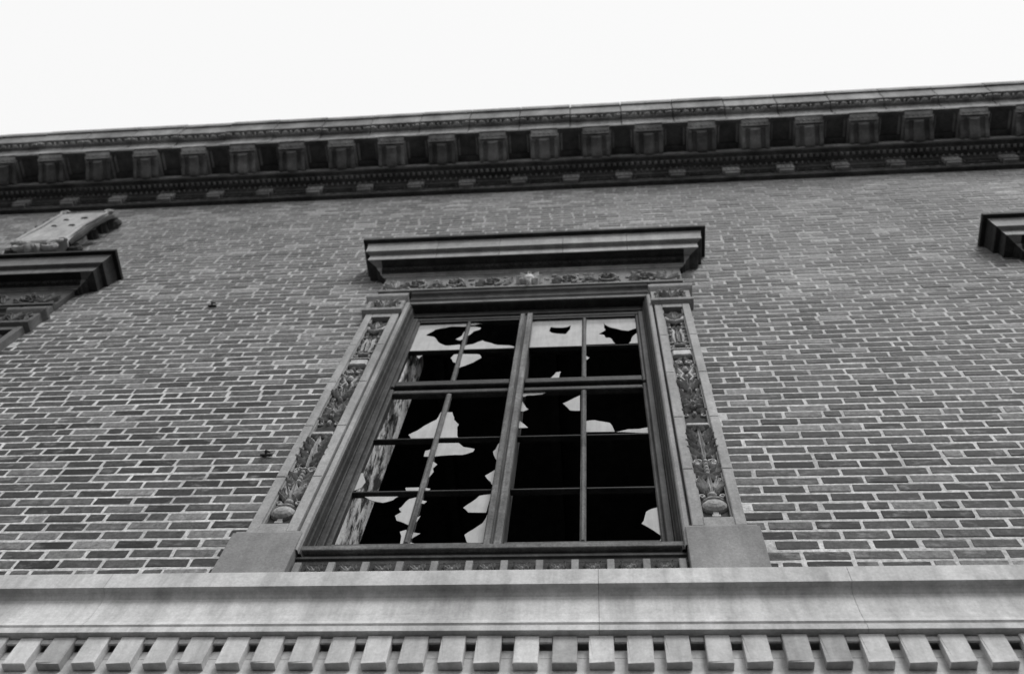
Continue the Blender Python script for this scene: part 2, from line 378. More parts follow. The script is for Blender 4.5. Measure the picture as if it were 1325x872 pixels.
# shared pieces
def eggs():
    mb = MB()
    for q in (-1, 0, 1): blob(mb, q * .136, Z(10.541), -.579, .040, .017, .034, 0, 10, 3)
    for q in (-.204, -.068, .068, .204): mb.box(q - .007, q + .007, -.606, -.578, Z(10.524), Z(10.560))
    for d in (-.2715 + .03, .2715 - .03): mb.box(d - .024, d + .024, -.612, -.57, Z(10.526), Z(10.5615), .006)
    return mb
eg = eggs(); em = None
def modillion():
    mb = MB()
    prof = [(.18, 10.30), (.2405, 10.16), (.250, 10.150), (.27, 10.148), (.30, 10.160), (.34, 10.186), (.38, 10.208), (.41, 10.218), (.435, 10.222), (.450, 10.230), (.455, 10.236), (.458, 10.25), (.47, 10.30)]
    hw = .140; n = len(prof)
    for s in (-1, 1):
        mb.add([(s*hw, -p, Z(z)) for p, z in prof], [tuple(range(n)) if s < 0 else tuple(range(n))[::-1]])
    # fluted soffit: cross-section ridges
    cr = [(-hw, 0), (-hw+.036, .0), (-hw+.044, .026), (-.058, .026), (-.050, -.006), (-.020, -.016), (.020, -.016), (.050, -.006), (.058, .026), (hw-.044, .026), (hw-.036, .0), (hw, 0)]
    vs = []
    for i, (p, z) in enumerate(prof[1:11]):
        e = 1 if 1 <= i <= 7 else 0
        for (u, d) in cr: vs.append((u, -p, Z(z) + d * e))
    m_ = len(cr); fs = [(i*m_+k, i*m_+k+1, (i+1)*m_+k+1, (i+1)*m_+k) for i in range(9) for k in range(m_-1)]
    mb.add(vs, fs); a = (.47, 10.235)
    return mb
def modillion_cap():
    mb = MB(); hw = .140
    cp = [(-.012, 10.2395), (.0, 10.240), (.003, 10.252), (.016, 10.262), (.030, 10.274), (.036, 10.280), (.040, 10.290), (.046, 10.292), (.048, 10.3045)]
    vs = []
    for (o_, z) in cp: vs += [(-hw - o_, -.22, Z(z)), (-hw - o_, -.478 - o_, Z(z)), (hw + o_, -.478 - o_, Z(z)), (hw + o_, -.22, Z(z))]
    fs = [(i*4+k, i*4+k+1, i*4+4+k+1, i*4+4+k) for i in range(8) for k in range(3)]
    mb.add(vs, fs)
    for q in (-.10, -.05, 0, .05, .10): blob(mb, q, Z(10.266), -.488, .019, .013, .018, 0, 8, 2)
    return mb
def coffer():
    mb = MB(); x = .2715
    w_ = x - .141                                   # half width of the soffit between two modillions
    for (a, b, c, d) in ((-w_, w_, -.300, -.2), (-w_, w_, -.5395, -.505), (-w_, -w_+.028, -.5045, -.3005), (w_-.028, w_, -.5045, -.3005)):
        mb.box(a, b, c, d, Z(10.262), Z(10.304))
    mb.box(-w_ + .0005, w_ - .0005, -.5040, -.3010, Z(10.292), Z(10.303))
    n = 9                                            # rounded outer corners of the recess
    for q in (-1, 1):
        cx_, cy_ = q * (w_ - .028), -.505; rr_ = .045
        pts_ = [(cx_, cy_)] + [(cx_ - q * rr_ * (1 - math.cos(math.pi/2*i/n)) , cy_ + rr_ * (1 - math.sin(math.pi/2*i/n))) for i in range(n + 1)]
        m_ = len(pts_); vs = [(a, b, Z(10.263)) for a, b in pts_] + [(a, b, Z(10.291)) for a, b in pts_]
        mb.add(vs, [tuple(range(m_)), tuple(range(2*m_-1, m_-1, -1))] + [(i, (i+1) % m_, m_ + (i+1) % m_, m_ + i) for i in range(m_)])
    return mb
def rosette_soffit():
    mb = MB()
    for k in range(6):
        a = k * math.pi / 3
        vs = []
        n = 8
        for j in range(3):
            q = math.pi/2*j/2
            for i in range(n):
                t_ = 2*math.pi*i/n
                vs.append((.035*math.cos(a)+.022*math.cos(q)*math.cos(t_), -.40+.035*math.sin(a)+.022*math.cos(q)*math.sin(t_), Z(10.306)-.022*math.sin(q)))
        mb.add(vs, [(j*n+i, j*n+(i+1) % n, (j+1)*n+(i+1) % n, (j+1)*n+i) for j in range(2) for i in range(n)]+[tuple(2*n+i for i in range(n))])
    return mb
def frieze_block():
    mb = MB()
    mb.box(-.085, .085, -.105, -.03, Z(9.905), Z(10.03), .006); mb.box(-.07, .07, -.09, -.03, Z(9.868), Z(9.9045), .004)
    mb.box(-.095, .095, -.116, -.03, Z(10.0305), Z(10.050))
    for u in (-.05, 0, .05): blob(mb, u, Z(9.955), -.105, .018, .032, .012, 0, 8, 2)
    return mb
def frieze_panel():
    mb = MB(); x0, x1, z0, z1 = -.155, .155, 9.912, 9.978
    for a, b, c, d in ((x0, x1, z1-.01, z1), (x0, x1, z0, z0+.01), (x0, x0+.01, z0+.01, z1-.01), (x1-.01, x1, z0+.01, z1-.01)):
        mb.box(a, b, -.074, -.05, Z(c), Z(d))
    for s in (-1, 1): leaf(mb, 0, Z(9.945), -.058, .12, .016, s * 1.57, .012)
    blob(mb, 0, Z(9.945), -.058, .02, .02, .018, 0, 8, 2)
    for s in (-1, 1): blob(mb, s * .178, Z(9.945), -.058, .012, .024, .022, 0, 8, 2)
    return mb
protos = {}
def put(name, fn, mat, parent, loc, kind=None, tone=1.0, smooth=False, rz=0):
    key = fn.__name__
    if key not in protos: o = fn().build(name, mat, parent, kind=kind, smooth=smooth); protos[key] = o.data
    else: o = inst(name, protos[key], parent, kind=kind)
    o.location = loc; o.color = (tone, tone, tone, 1); return o
def topblock():
    mb = MB(); sweep(mb, top_p, -PM/2 + .005, PM/2 - .005); return mb
def bed_carving():
    mb = MB()
    for i in range(9):
        u = -PM/2 + PM * (i + .5) / 9
        blob(mb, u, Z(10.066), -.168, .020, .020, .030, 0, 8, 2); blob(mb, u + .03, Z(10.03), -.112, .014, .020, .022, 0, 8, 2)
    for i in range(5):
        u = -PM/2 + PM * (i + .5) / 5
        blob(mb, u, Z(9.862), -.052, .030, .009, .010, 0, 8, 2)
    return mb
def bedfillet():
    mb = MB(); sweep(mb, [(p, Z(z)) for p, z in [(.225, 10.135), (.243, 10.137), (.246, 10.142), (.246, 10.228), (.243, 10.234), (.225, 10.236)]], -PM/2 + .002, PM/2 - .002); return mb
def bedblock():
    mb = MB(); sweep(mb, bed, -PM/2 + .001, PM/2 - .001); return mb
for k in range(-16, 17):
    xj = CX + k * PM
    if xj < XL + .3 or xj > XR - .3: continue
    xm = xj + PM / 2; dy = R.uniform(-.004, .004); dz = R.uniform(-.003, .003)
    put('cornice_block', topblock, M['cornice'], cor, (xm, dy, dz), tone=R.uniform(.88, 1.10))
    put('egg_moulding', eggs, M['cornice'], cor, (xm, dy, dz), kind='stuff', tone=1.5)
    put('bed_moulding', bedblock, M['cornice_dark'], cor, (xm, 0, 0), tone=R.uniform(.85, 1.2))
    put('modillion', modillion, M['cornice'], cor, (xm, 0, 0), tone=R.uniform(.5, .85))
    put('bed_carving', bed_carving, M['cornice'], cor, (xm, 0, 0), kind='stuff', tone=R.uniform(.5, .8))
    put('modillion_cap', modillion_cap, M['cornice'], cor, (xm, 0, 0), tone=R.uniform(1.0, 1.5))
    put('coffer', coffer, M['cornice_dark'], cor, (xj, 0, 0), tone=1.5)  # recess shade painted by the dark material
    put('bed_fillet', bedfillet, M['cornice'], cor, (xm, 0, 0), tone=R.uniform(.9, 1.3))
    put('frieze_block', frieze_block, M['cornice'], cor, (xj, 0, 0), tone=R.uniform(.7, 1.25))
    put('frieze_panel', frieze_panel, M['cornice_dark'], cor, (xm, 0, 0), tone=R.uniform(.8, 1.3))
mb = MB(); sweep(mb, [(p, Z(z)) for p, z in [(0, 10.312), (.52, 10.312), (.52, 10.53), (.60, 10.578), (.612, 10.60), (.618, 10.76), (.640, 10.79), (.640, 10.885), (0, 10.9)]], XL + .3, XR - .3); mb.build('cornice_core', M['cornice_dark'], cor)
mb = MB(); mb.box(XL, XR, .0, .06, Z(9.96), Z(10.86)); mb.build('parapet', M['cornice'], cor)
# ---------------------------------------------------------------- window surround (built round x = 0)
def surround(parent):
    S = parent
    # hood
    hp = [(-.02, 7.16), (.055, 7.16), (.060, 7.168), (.075, 7.175), (.080, 7.20), (.098, 7.212), (.112, 7.228), (.113, 7.240), (.176, 7.241), (.179, 7.245), (.179, 7.340), (.183, 7.345),
          (.212, 7.347), (.216, 7.352), (.215, 7.40), (.219, 7.46), (.227, 7.508), (.228, 7.511), (.257, 7.512), (.259, 7.515), (.259, 7.545), (.252, 7.553), (.10, 7.575), (-.02, 7.58)]
    hp = [(p, Z(z)) for p, z in hp]; hw = lambda p: 1.370 - (.259 - p)
    jn = [-.75, -.25, .25, .75]
    for a, b in zip(jn[:-1], jn[1:]):
        mb = MB(); sweep(mb, hp, a + .0015, b - .0015); mb.build('hood_block', M['hood'], S).color = (R.uniform(.9, 1.1),) * 3 + (1,)
    for s in (-1, 1):
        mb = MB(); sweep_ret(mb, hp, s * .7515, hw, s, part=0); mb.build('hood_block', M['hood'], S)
        mb = MB(); sweep_ret(mb, hp, s * .7515, hw, s, part=1); mb.build('hood_return', M['hood_dark'], S).color = (2.2 if s > 0 else 1.2,)*3 + (1,)  # side shade painted into the returns, the left one darker
    # dark cap edge, the shade of its underside put into the colour
    mb = MB(); cp = [(.229, Z(7.510)), (.258, Z(7.5105)), (.2605, Z(7.513)), (.2605, Z(7.546)), (.252, Z(7.5545))]
    sweep(mb, cp, -1.20, 1.20, False)
    for s in (-1, 1): sweep_ret(mb, cp, s * 1.20, lambda p: 1.3705 - (.259 - p), s, False)
    mb.build('hood_drip_edge', M['hood_dark'], S)
    # egg and leaf bed moulding under the corona
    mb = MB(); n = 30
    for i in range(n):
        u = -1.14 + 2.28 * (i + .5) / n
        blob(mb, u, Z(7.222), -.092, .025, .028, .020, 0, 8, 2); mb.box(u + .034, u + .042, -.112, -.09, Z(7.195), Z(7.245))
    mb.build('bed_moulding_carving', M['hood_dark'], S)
    mb = MB(); sweep(mb, [(.075, Z(7.176)), (.0815, Z(7.199)), (.0995, Z(7.211)), (.1135, Z(7.2275)), (.1145, Z(7.2385)), (.173, Z(7.2395))], -1.18, 1.18, False); mb.build('hood_soffit', M['hood_dark'], S)  # soffit shade painted by the dark material
    # frieze
    fp = [(-.02, 6.82), (.062, 6.822), (.066, 6.828), (.066, 6.848), (.058, 6.853), (.045, 6.857), (.043, 7.13), (.050, 7.158), (-.02, 7.159)]
    for a, b in ((-1.14, -.57), (-.57, 0), (0, .57), (.57, 1.14)):
        mb = MB(); sweep(mb, [(p, Z(z)) for p, z in fp], a + .001, b - .001); mb.build('frieze_block', M['terracotta'], S).color = (.72,)*3 + (1,)
    rk = random.Random(3)
    mb = MB()                                    # weathered knobs and broken relief between the scrolls
    for _ in range(70): blob(mb, rk.uniform(-1.1, 1.1), Z(rk.uniform(6.87, 7.10)), -.0435, rk.uniform(.012, .035), rk.uniform(.012, .03), rk.uniform(.008, .02), rk.uniform(0, 3), 7, 2)
    mb.build('frieze_relief', M['terracotta'], S, kind='stuff').color = (.85,)*3 + (1,)
    for q in range(-3, 4):                       # running scrolls with leaves
        mb = MB(); u = q * .29; s = 1 if q % 2 else -1; y = -.044
        if q == 0:
            for k in range(8): leaf(mb, 0, Z(6.95), y, .10, .032, k * math.pi / 4, .05)
            blob(mb, 0, Z(6.95), y, .055, .055, .07)
            mb.build('frieze_flower', M['tablet'], S).color = (1.9,)*3 + (1,); continue
        scroll(mb, u, Z(6.98), y, .085, -s * 1.2, 1.3, s, .013)
        leaf(mb, u + .10, Z(6.90), y, .13, .026, .5 * s, .022); leaf(mb, u - .10, Z(7.04), y, .12, .026, math.pi - .5 * s, .022)
        leaf(mb, u - .05, Z(6.89), y, .09, .022, -.9, .02)
        for k in range(5): leaf(mb, u, Z(6.98), y, .04, .016, k * 1.257, .026)
        mb.build('frieze_scroll', M['terracotta'], S).color = (.75,)*3 + (1,)
    for s in (-1, 1):
        mb = MB(); y = -.044
        for k in range(7): leaf(mb, s * 1.02, Z(6.90), y, .17 - abs(k-3) * .02, .022, (k - 3) * .42, .02)
        scroll(mb, s * 1.02 - .055, Z(6.90), y, .03, 0, 1.1, 1, .009); scroll(mb, s * 1.02 + .055, Z(6.90), y, .03, math.pi, 1.1, -1, .009)
        mb.build('frieze_palmette', M['terracotta'], S)
    # architrave over the opening
    ap = [(-.06, 6.60), (.020, 6.60), (.030, 6.604), (.034, 6.61), (.034, 6.635), (.022, 6.642), (.020, 6.70), (.028, 6.712), (.030, 6.75), (.038, 6.765), (.050, 6.78), (.054, 6.79), (.054, 6.818), (-.06, 6.819)]
    mb = MB(); sweep(mb, [(p, Z(z)) for p, z in ap], -.876, .876); mb.build('architrave', M['hood_dark'], S)  # shade over the opening painted by the dark material
    mb = MB(); mb.box(-.876, .876, .0605, .40, Z(6.6), Z(6.70)); mb.build('architrave', M['hood_dark'], S)
    mb = MB(); sweep(mb, [(.028, Z(6.6035)), (.0365, Z(6.6095)), (.0365, Z(6.6355)), (.030, Z(6.640))], -.86, .86, False); mb.build('architrave_fillet', M['terracotta'], S).color = (.6,)*3 + (1,)
    for s in (-1, 1):
        X = lambda a, b: (min(s*a, s*b), max(s*a, s*b))
        # base block with a thin cap fillet
        mb = MB(); x0, x1 = X(.866, 1.192); mb.box(x0, x1, -.066, .02, Z(3.20), Z(3.680), .003); mb.build('pilaster_base', M['terracotta'], S).color = (.78, .78, .78, 1)
        mb = MB(); x0, x1 = X(.872, 1.180); mb.box(x0, x1, -.0605, .02, Z(3.6805), Z(3.694)); mb.build('base_fillet', M['terracotta'], S)
        # pilaster frame in blocks around the sunk panel
        zs = [3.6945, 4.18, 4.72, 5.28, 5.84, 6.385]
        for a, b in zip(zs[:-1], zs[1:]):
            for (u0, u1) in ((.900, .951), (1.089, 1.140)):
                x0, x1 = X(u0, u1); mb = MB(); mb.box(x0, x1, -.058 + R.uniform(-.001, .001), .02, Z(a) + .001, Z(b) - .001, .004)
                mb.build('pilaster_block', M['terracotta'], S).color = (R.uniform(1.05, 1.25),) * 3 + (1,)
        for a, b in ((3.6955, 3.765), (6.325, 6.384)):
            x0, x1 = X(.9515, 1.0885); mb = MB(); mb.box(x0, x1, -.0575, .02, Z(a), Z(b), .003); mb.build('pilaster_block', M['terracotta'], S)
        mb = MB(); x0, x1 = X(.9515, 1.0885); mb.box(x0, x1, -.022, .02, Z(3.7655), Z(6.3245)); mb.build('panel_ground', M['panel'], S)
        mb = MB()
        for (u0, u1) in ((.9517, .959), (1.081, 1.0883)):
            x0, x1 = X(u0, u1); mb.box(x0, x1, -.042, -.0225, Z(3.766), Z(6.324))
        mb.build('panel_moulding', M['terracotta'], S)
        # inner casing roll, groove and splay down to the timber frame
        prof = [(.8985, -.025), (.8900, -.025), (.888, .046), (.884, .054), (.880, .056), (.866, .056), (.858, .050), (.855, .030), (.846, .030), (.842, .012), (.836, .006), (.832, -.03), (.828, -.055)]
        pr2 = prof[7:]; prof = prof[:8]
        mb = MB(); n = len(pr2)
        vs = [(s*u, -p, Z(3.56)) for u, p in pr2] + [(s*u, -p, Z(6.60)) for u, p in pr2]
        mb.add(vs, [((i, i+1, n+i+1, n+i) if s > 0 else (i, n+i, n+i+1, i+1)) for i in range(n-1)]); mb.build('reveal', M['hood_dark'], S).color = (1.1,)*3 + (1,)  # shade on the splay put into its dark colour
        for a, b in zip(zs[:-1], zs[1:-1] + [6.60]):
            a2 = 3.56 if a < 3.8 else a
            mb = MB(); n = len(prof)
            vs = [(s*u, -p, Z(a2) + .0006) for u, p in prof] + [(s*u, -p, Z(b) - .0006) for u, p in prof]
            mb.add(vs, [((i, i+1, n+i+1, n+i) if s > 0 else (i, n+i, n+i+1, i+1)) for i in range(n-1)])
            mb.build('casing', M['terracotta'], S).color = (R.uniform(.95, 1.15),) * 3 + (1,)
        # capital
        mb = MB(); cpf = [(0, 6.386, .055), (0, 6.40, .085), (0, 6.425, .09), (0, 6.432, .072), (0, 6.60, .072), (0, 6.61, .08), (0, 6.63, .095), (0, 6.642, .10), (0, 6.668, .10), (0, 6.69, .05), (0, 6.818, .05)]
        vs = []
        for _, z, p in cpf:
            e = p - .058
            vs += [(s*(.895 - e*.5), .02, Z(z)), (s*(.895 - e*.5), -p, Z(z)), (s*(1.145 + e), -p, Z(z)), (s*(1.145 + e), .02, Z(z))]
        n = len(cpf); mb.add(vs, [(i*4+k, i*4+k+1, i*4+5+k, i*4+4+k) for i in range(n-1) for k in range(3)] + [(0, 1, 2, 3), tuple(4*(n-1)+k for k in range(4))])
        mb.build('capital', M['terracotta'], S)
        mb = MB(); y = -.072; c = s * 1.02
        for k in range(5): leaf(mb, c, Z(6.44), y, .15 - abs(k-2)*.02, .020, (k-2)*.38, .020)
        for q in (-1, 1):
            scroll(mb, c + q * .085, Z(6.55), y, .036, math.pi/2, 1.2, q, .010); leaf(mb, c + q * .10, Z(6.44), y, .09, .018, q * -.2, .018)
        mb.build('capital_carving', M['carved'], S)
    # sill: timber look stone sill, shadow groove, rosette band
    mb = MB(); sweep(mb, [(p, Z(z)) for p, z in [(-.09, 3.50), (.012, 3.50), (.012, 3.530), (.022, 3.534), (.022, 3.548), (.008, 3.552), (.004, 3.585), (-.09, 3.586)]], -.862, .862); mb.build('sill_moulding', M['hood_dark'], S)
    mb = MB(); sweep(mb, [(p, Z(z)) for p, z in [(-.09, 3.5865), (.028, 3.5865), (.031, 3.590), (.031, 3.618), (.026, 3.624), (-.04, 3.664), (-.09, 3.664)]], -.860, .860); mb.build('window_sill', M['wood_rail'], S).color = (1.5,) * 3 + (1,)
    mb = MB(); mb.box(-.865, .865, -.012, .02, Z(3.2), Z(3.498)); mb.build('sill_apron', M['panel'], S)
    PW = .1525
    for i in range(-5, 7):
        x = (i - .5) * PW - .0
        if abs(x) > .84: continue
        mb = MB(); mb.box(x - .016, x + .016, -.032, -.0125, Z(3.21), Z(3.497), .003); mb.build('apron_bar', M['terracotta'], S).color = (.85,) * 3 + (1,)
    for i in range(-5, 6):
        mb = MB(); u = i * PW
        for k in range(4): leaf(mb, u, Z(3.445), -.013, .052, .017, math.pi/4 + k*math.pi/2, .016)
        blob(mb, u, Z(3.445), -.013, .014, .014, .022, 0, 8, 2)
        mb.build('apron_rosette', M['carved'], S)
    carvings(S)
# carved candelabra, panel coordinates relative to the panel axis
def c_urn():
    mb = MB(); y = -.022
    mb.box(-.016, .016, y - .010, y + .003, 3.800, 3.815); mb.box(-.010, .010, y - .008, y + .003, 3.815, 3.84)
    blob(mb, 0, 3.885, y, .052, .048, .030, 0, 14, 4); blob(mb, 0, 3.925, y - .004, .046, .014, .026, 0, 12, 3); mb.box(-.020, .020, y - .012, y + .003, 3.935, 3.955)
    return mb
def c_fan():
    mb = MB(); y = -.022
    blob(mb, 0, 3.985, y, .022, .020, .018)
    for a, l in ((-.62, .15), (.62, .15), (-.28, .14), (.28, .14), (0, .15)): leaf(mb, 0, 3.985, y, l, .016, a, .020, .6)
    for q in (-1, 1): scroll(mb, q * .040, 4.125, y, .020, math.pi/2, 1.1, q, .006)
    return mb
def c_cluster():
    mb = MB(); y = -.022
    for q in (-1, 1):
        leaf(mb, q*.008, 4.16, y, .075, .018, q * 1.15, .018); leaf(mb, q*.01, 4.20, y, .07, .016, q * .9, .020); blob(mb, q * .035, 4.255, y, .016, .018, .016)
        scroll(mb, q * .032, 4.29, y, .024, -math.pi/2, 1.2, -q, .007)
    for i in range(5): blob(mb, 0, 4.165 + i * .03, y, .013, .016, .020)
    return mb
def c_spray():
    mb = MB(); y = -.022
    leaf(mb, 0, 4.31, y, .30, .018, 0, .022, .3, 5)
    for i, (z, l) in enumerate(((4.34, .085), (4.41, .085), (4.48, .08), (4.54, .07))):
        for q in (-1, 1):
            leaf(mb, q*.006, z, y, l, .017, q * .78, .020, .8); scroll(mb, q * .044, z + .045, y, .015, 0 if q < 0 else math.pi, 1.0, q, .006)
    for q in (-1, 1): tube(mb, [(q*.008, y-.006, 4.52), (q*.02, y-.008, 4.57), (q*.045, y-.008, 4.615)], [.006, .007, .005])
    return mb
def c_bar():
    mb = MB(); y = -.022
    mb.box(-.050, .050, y - .020, y + .003, 4.640, 4.668, .004); mb.box(-.042, .042, y - .012, y + .003, 4.672, 4.684); return mb
def c_star():
    mb = MB(); y = -.022
    for k in range(8): leaf(mb, 0, 4.905, y, .062 if k % 2 else .05, .017, k * math.pi/4, .018)
    blob(mb, 0, 4.905, y, .016, .016, .030); leaf(mb, 0, 4.83, y, .05, .012, math.pi, .014); blob(mb, 0, 4.80, y, .010, .018, .014)
    for q in (-1, 1):
        leaf(mb, q*.012, 4.845, y, .055, .014, q * 1.9, .016); scroll(mb, q * .038, 4.985, y, .020, -math.pi/2, 1.1, -q, .007)
    for q in (-1, 1): leaf(mb, q*.01, 4.97, y, .07, .016, q * .55, .018)
    return mb
def c_bell():
    mb = MB(); y = -.022
    blob(mb, 0, 5.075, y, .012, .018, .026)
    for a in (-.75, -.38, 0, .38, .75): leaf(mb, 0, 5.10, y, .085, .014, a, .022, .8)
    blob(mb, 0, 5.19, y, .050, .010, .024); return mb
def c_mask():
    mb = MB(); y = -.022
    for q in (-1, 1):
        scroll(mb, q * .032, 5.30, y, .024, math.pi/2 - q*.5, 1.3, q, .008); leaf(mb, q*.014, 5.335, y, .09, .016, q * .55, .018)
        tube(mb, [(q*.010, y-.006, 5.21), (q*.03, y-.008, 5.25), (q*.016, y-.008, 5.30), (q*.038, y-.008, 5.37), (q*.046, y-.006, 5.44)], [.006, .008, .008, .008, .005])
        scroll(mb, q * .030, 5.47, y, .022, -math.pi/2, 1.2, -q, .008)
    blob(mb, 0, 5.36, y, .018, .03, .024); blob(mb, 0, 5.26, y, .012, .024, .02); return mb
def c_tablet():
    mb = MB(); y = -.022
    mb.box(-.048, .048, y - .022, y + .003, 5.545, 5.615, .006); mb.box(-.052, .052, y - .026, y + .003, 5.618, 5.632, .003)
    return mb
def c_drop():
    mb = MB(); y = -.022
    blob(mb, 0, 5.73, y, .048, .012, .018)
    for q in (-1, 1): tube(mb, [(q*.020, y-.006, 5.76), (q*.026, y-.009, 5.85), (q*.018, y-.009, 5.93), (q*.024, y-.006, 5.98)], [.006, .010, .010, .006])
    leaf(mb, 0, 5.78, y, .18, .016, 0, .018); return mb
def c_swag():
    mb = MB(); y = -.022
    tube(mb, [(-.052, y-.008, 6.20), (-.035, y-.012, 6.12), (0, y-.014, 6.085), (.035, y-.012, 6.12), (.052, y-.008, 6.20)], [.007, .012, .016, .012, .007], 8)
    for q in (-1, 1): blob(mb, q*.05, 6.215, y, .013, .02, .018)
    for a in (-.7, 0, .7): leaf(mb, 0, 6.15, y, .09, .018, a, .020)
    return mb
def c_vine():
    mb = MB(); y = -.022
    for q in (-1, 1):
        z = 3.98; i = 0
        while z < 6.22:
            if not (4.62 < z < 4.76 or 5.50 < z < 5.68):
                sg = q if i % 2 else -q
                scroll(mb, q * .043, z, y, .0155, math.pi/2 * (1 if i % 2 else -1), 1.0, sg, .0055); leaf(mb, q * .030, z + .015, y, .042, .009, q * (.5 if i % 2 else -.6), .016, .5, 2)
                blob(mb, q * .056, z + .028, y, .006, .008, .012, 0, 6, 2)
            z += .062; i += 1
    return mb
CARV = (c_vine, c_urn, c_fan, c_cluster, c_spray, c_bar, c_star, c_bell, c_mask, c_tablet, c_drop, c_swag)
def carvings(S):
    for s in (-1, 1):
        for fn in CARV:
            t_ = 2.1 if fn in (c_bar, c_tablet) else R.uniform(1.5, 1.9)
            o = put('panel_carving', fn, M['carved'], S, (s * 1.02, .0075, H0), kind='stuff' if fn is c_vine else None, tone=t_); o.scale = (1.2, 1.35, 1)
# ---------------------------------------------------------------- broken sash window (built round x = 0)
SHARDS = [[[-0.796,6.439],[-0.432,6.453],[-0.429,6.393],[-0.541,6.403],[-0.649,6.353],[-0.697,6.25],[-0.63,6.216],[-0.596,6.136],[-0.53,6.062],[-0.433,6.074],[-0.426,5.982],[-0.773,5.968]],[[-0.426,6.32],[-0.433,6.291],[-0.447,6.213],[-0.476,6.17],[-0.446,6.146],[-0.422,6.166]],[[-0.42,6.383],[-0.367,6.388],[-0.319,6.363],[-0.325,6.329],[-0.364,6.3],[-0.395,6.226],[-0.41,6.204]],[[-0.403,6.053],[-0.345,6.075],[-0.285,6.133],[-0.202,6.064],[-0.057,6.013],[-0.062,5.979],[-0.405,5.981]],[[-0.426,6.458],[-0.363,6.456],[-0.321,6.437],[-0.371,6.418],[-0.421,6.416]],[[-0.471,5.856],[-0.456,5.911],[-0.422,5.922],[-0.416,5.756],[-0.45,5.796]],[[-0.412,5.921],[-0.283,5.899],[-0.265,5.846],[-0.313,5.774],[-0.351,5.739],[-0.397,5.701]],[[-0.709,5.904],[-0.67,5.911],[-0.686,5.861]],[[0.428,6.453],[0.781,6.437],[0.779,6.268],[0.712,6.22],[0.658,6.244],[0.593,6.292],[0.545,6.375],[0.557,6.252],[0.509,6.18],[0.547,6.161],[0.557,6.113],[0.584,6.111],[0.619,6.009],[0.422,6.008]],[[0.709,6.007],[0.74,6.126],[0.777,6.192],[0.781,6.007]],[[0.2,5.501],[0.237,5.591],[0.267,5.594],[0.255,5.497]],[[0.423,5.827],[0.446,5.795],[0.426,5.762]],[[0.019,5.366],[0.195,5.344],[0.158,5.299],[0.072,5.291],[0.024,5.257]],[[0.017,5.236],[0.043,5.214],[0.087,5.108],[0.06,5.083],[0.022,5.089]],[[0.024,4.982],[0.054,4.951],[0.096,4.882],[0.027,4.88]],[[0.388,5.272],[0.343,5.228],[0.287,5.173],[0.331,5.081],[0.389,5.073]],[[0.414,4.942],[0.473,4.953],[0.558,4.916],[0.583,4.812],[0.415,4.815]],[[0.589,4.806],[0.658,4.836],[0.72,4.837],[0.77,4.853],[0.772,4.79]],[[0.78,4.055],[0.741,4.037],[0.713,4.013],[0.686,3.913],[0.741,3.853],[0.775,3.807],[0.753,3.766],[0.778,3.761]],[[-0.582,4.83],[-0.524,4.903],[-0.446,5.006],[-0.433,5.099],[-0.426,5.099],[-0.415,4.785],[-0.561,4.788]],[[-0.424,5.099],[-0.364,5.095],[-0.342,5.0],[-0.307,4.94],[-0.288,4.779],[-0.408,4.785]],[[-0.456,4.583],[-0.457,4.643],[-0.418,4.668],[-0.419,4.579]],[[-0.403,4.726],[-0.281,4.724],[-0.249,4.678],[-0.184,4.653],[-0.19,4.623],[-0.247,4.591],[-0.396,4.58]],[[-0.404,4.535],[-0.369,4.495],[-0.387,4.454],[-0.378,4.421],[-0.4,4.355]],[[-0.053,4.714],[-0.048,4.626],[-0.05,4.52],[-0.08,4.619]],[[-0.049,4.433],[-0.1,4.371],[-0.059,4.287],[-0.044,4.28]],[[-0.503,4.268],[-0.424,4.268],[-0.415,4.238],[-0.494,4.237]],[[-0.399,4.264],[-0.371,4.254],[-0.374,4.238],[-0.393,4.237]],[[-0.7,4.189],[-0.526,4.185],[-0.548,4.152],[-0.593,4.13],[-0.65,4.149]],[[-0.422,4.178],[-0.464,4.161],[-0.502,4.075],[-0.484,4.044],[-0.51,4.012],[-0.495,3.97],[-0.425,3.927],[-0.419,3.961]],[[-0.462,3.875],[-0.433,3.891],[-0.415,3.841],[-0.419,3.756],[-0.434,3.757]],[[-0.383,4.008],[-0.393,3.96],[-0.408,3.927],[-0.409,3.975]],[[-0.398,3.815],[-0.395,3.867],[-0.36,3.859],[-0.376,3.84]],[[-0.397,3.789],[-0.369,3.773],[-0.369,3.755],[-0.396,3.756]],[[-0.4,4.148],[-0.371,4.136],[-0.382,4.115],[-0.399,4.118]],[[-0.051,4.196],[-0.11,4.18],[-0.144,4.122],[-0.18,4.073],[-0.15,4.031],[-0.061,4.026]],[[-0.054,4.013],[-0.07,3.938],[-0.11,3.886],[-0.147,3.841],[-0.129,3.783],[-0.081,3.752],[-0.042,3.751]],[[-0.78,4.428],[-0.757,4.419],[-0.725,4.33],[-0.735,4.276],[-0.776,4.243]]]
HOLE = [(0.168, 6.265), (0.177, 6.333), (0.216, 6.318), (0.261, 6.314), (0.294, 6.326), (0.316, 6.353), (0.313, 6.281), (0.285, 6.199), (0.23, 6.209), (0.186, 6.229)]
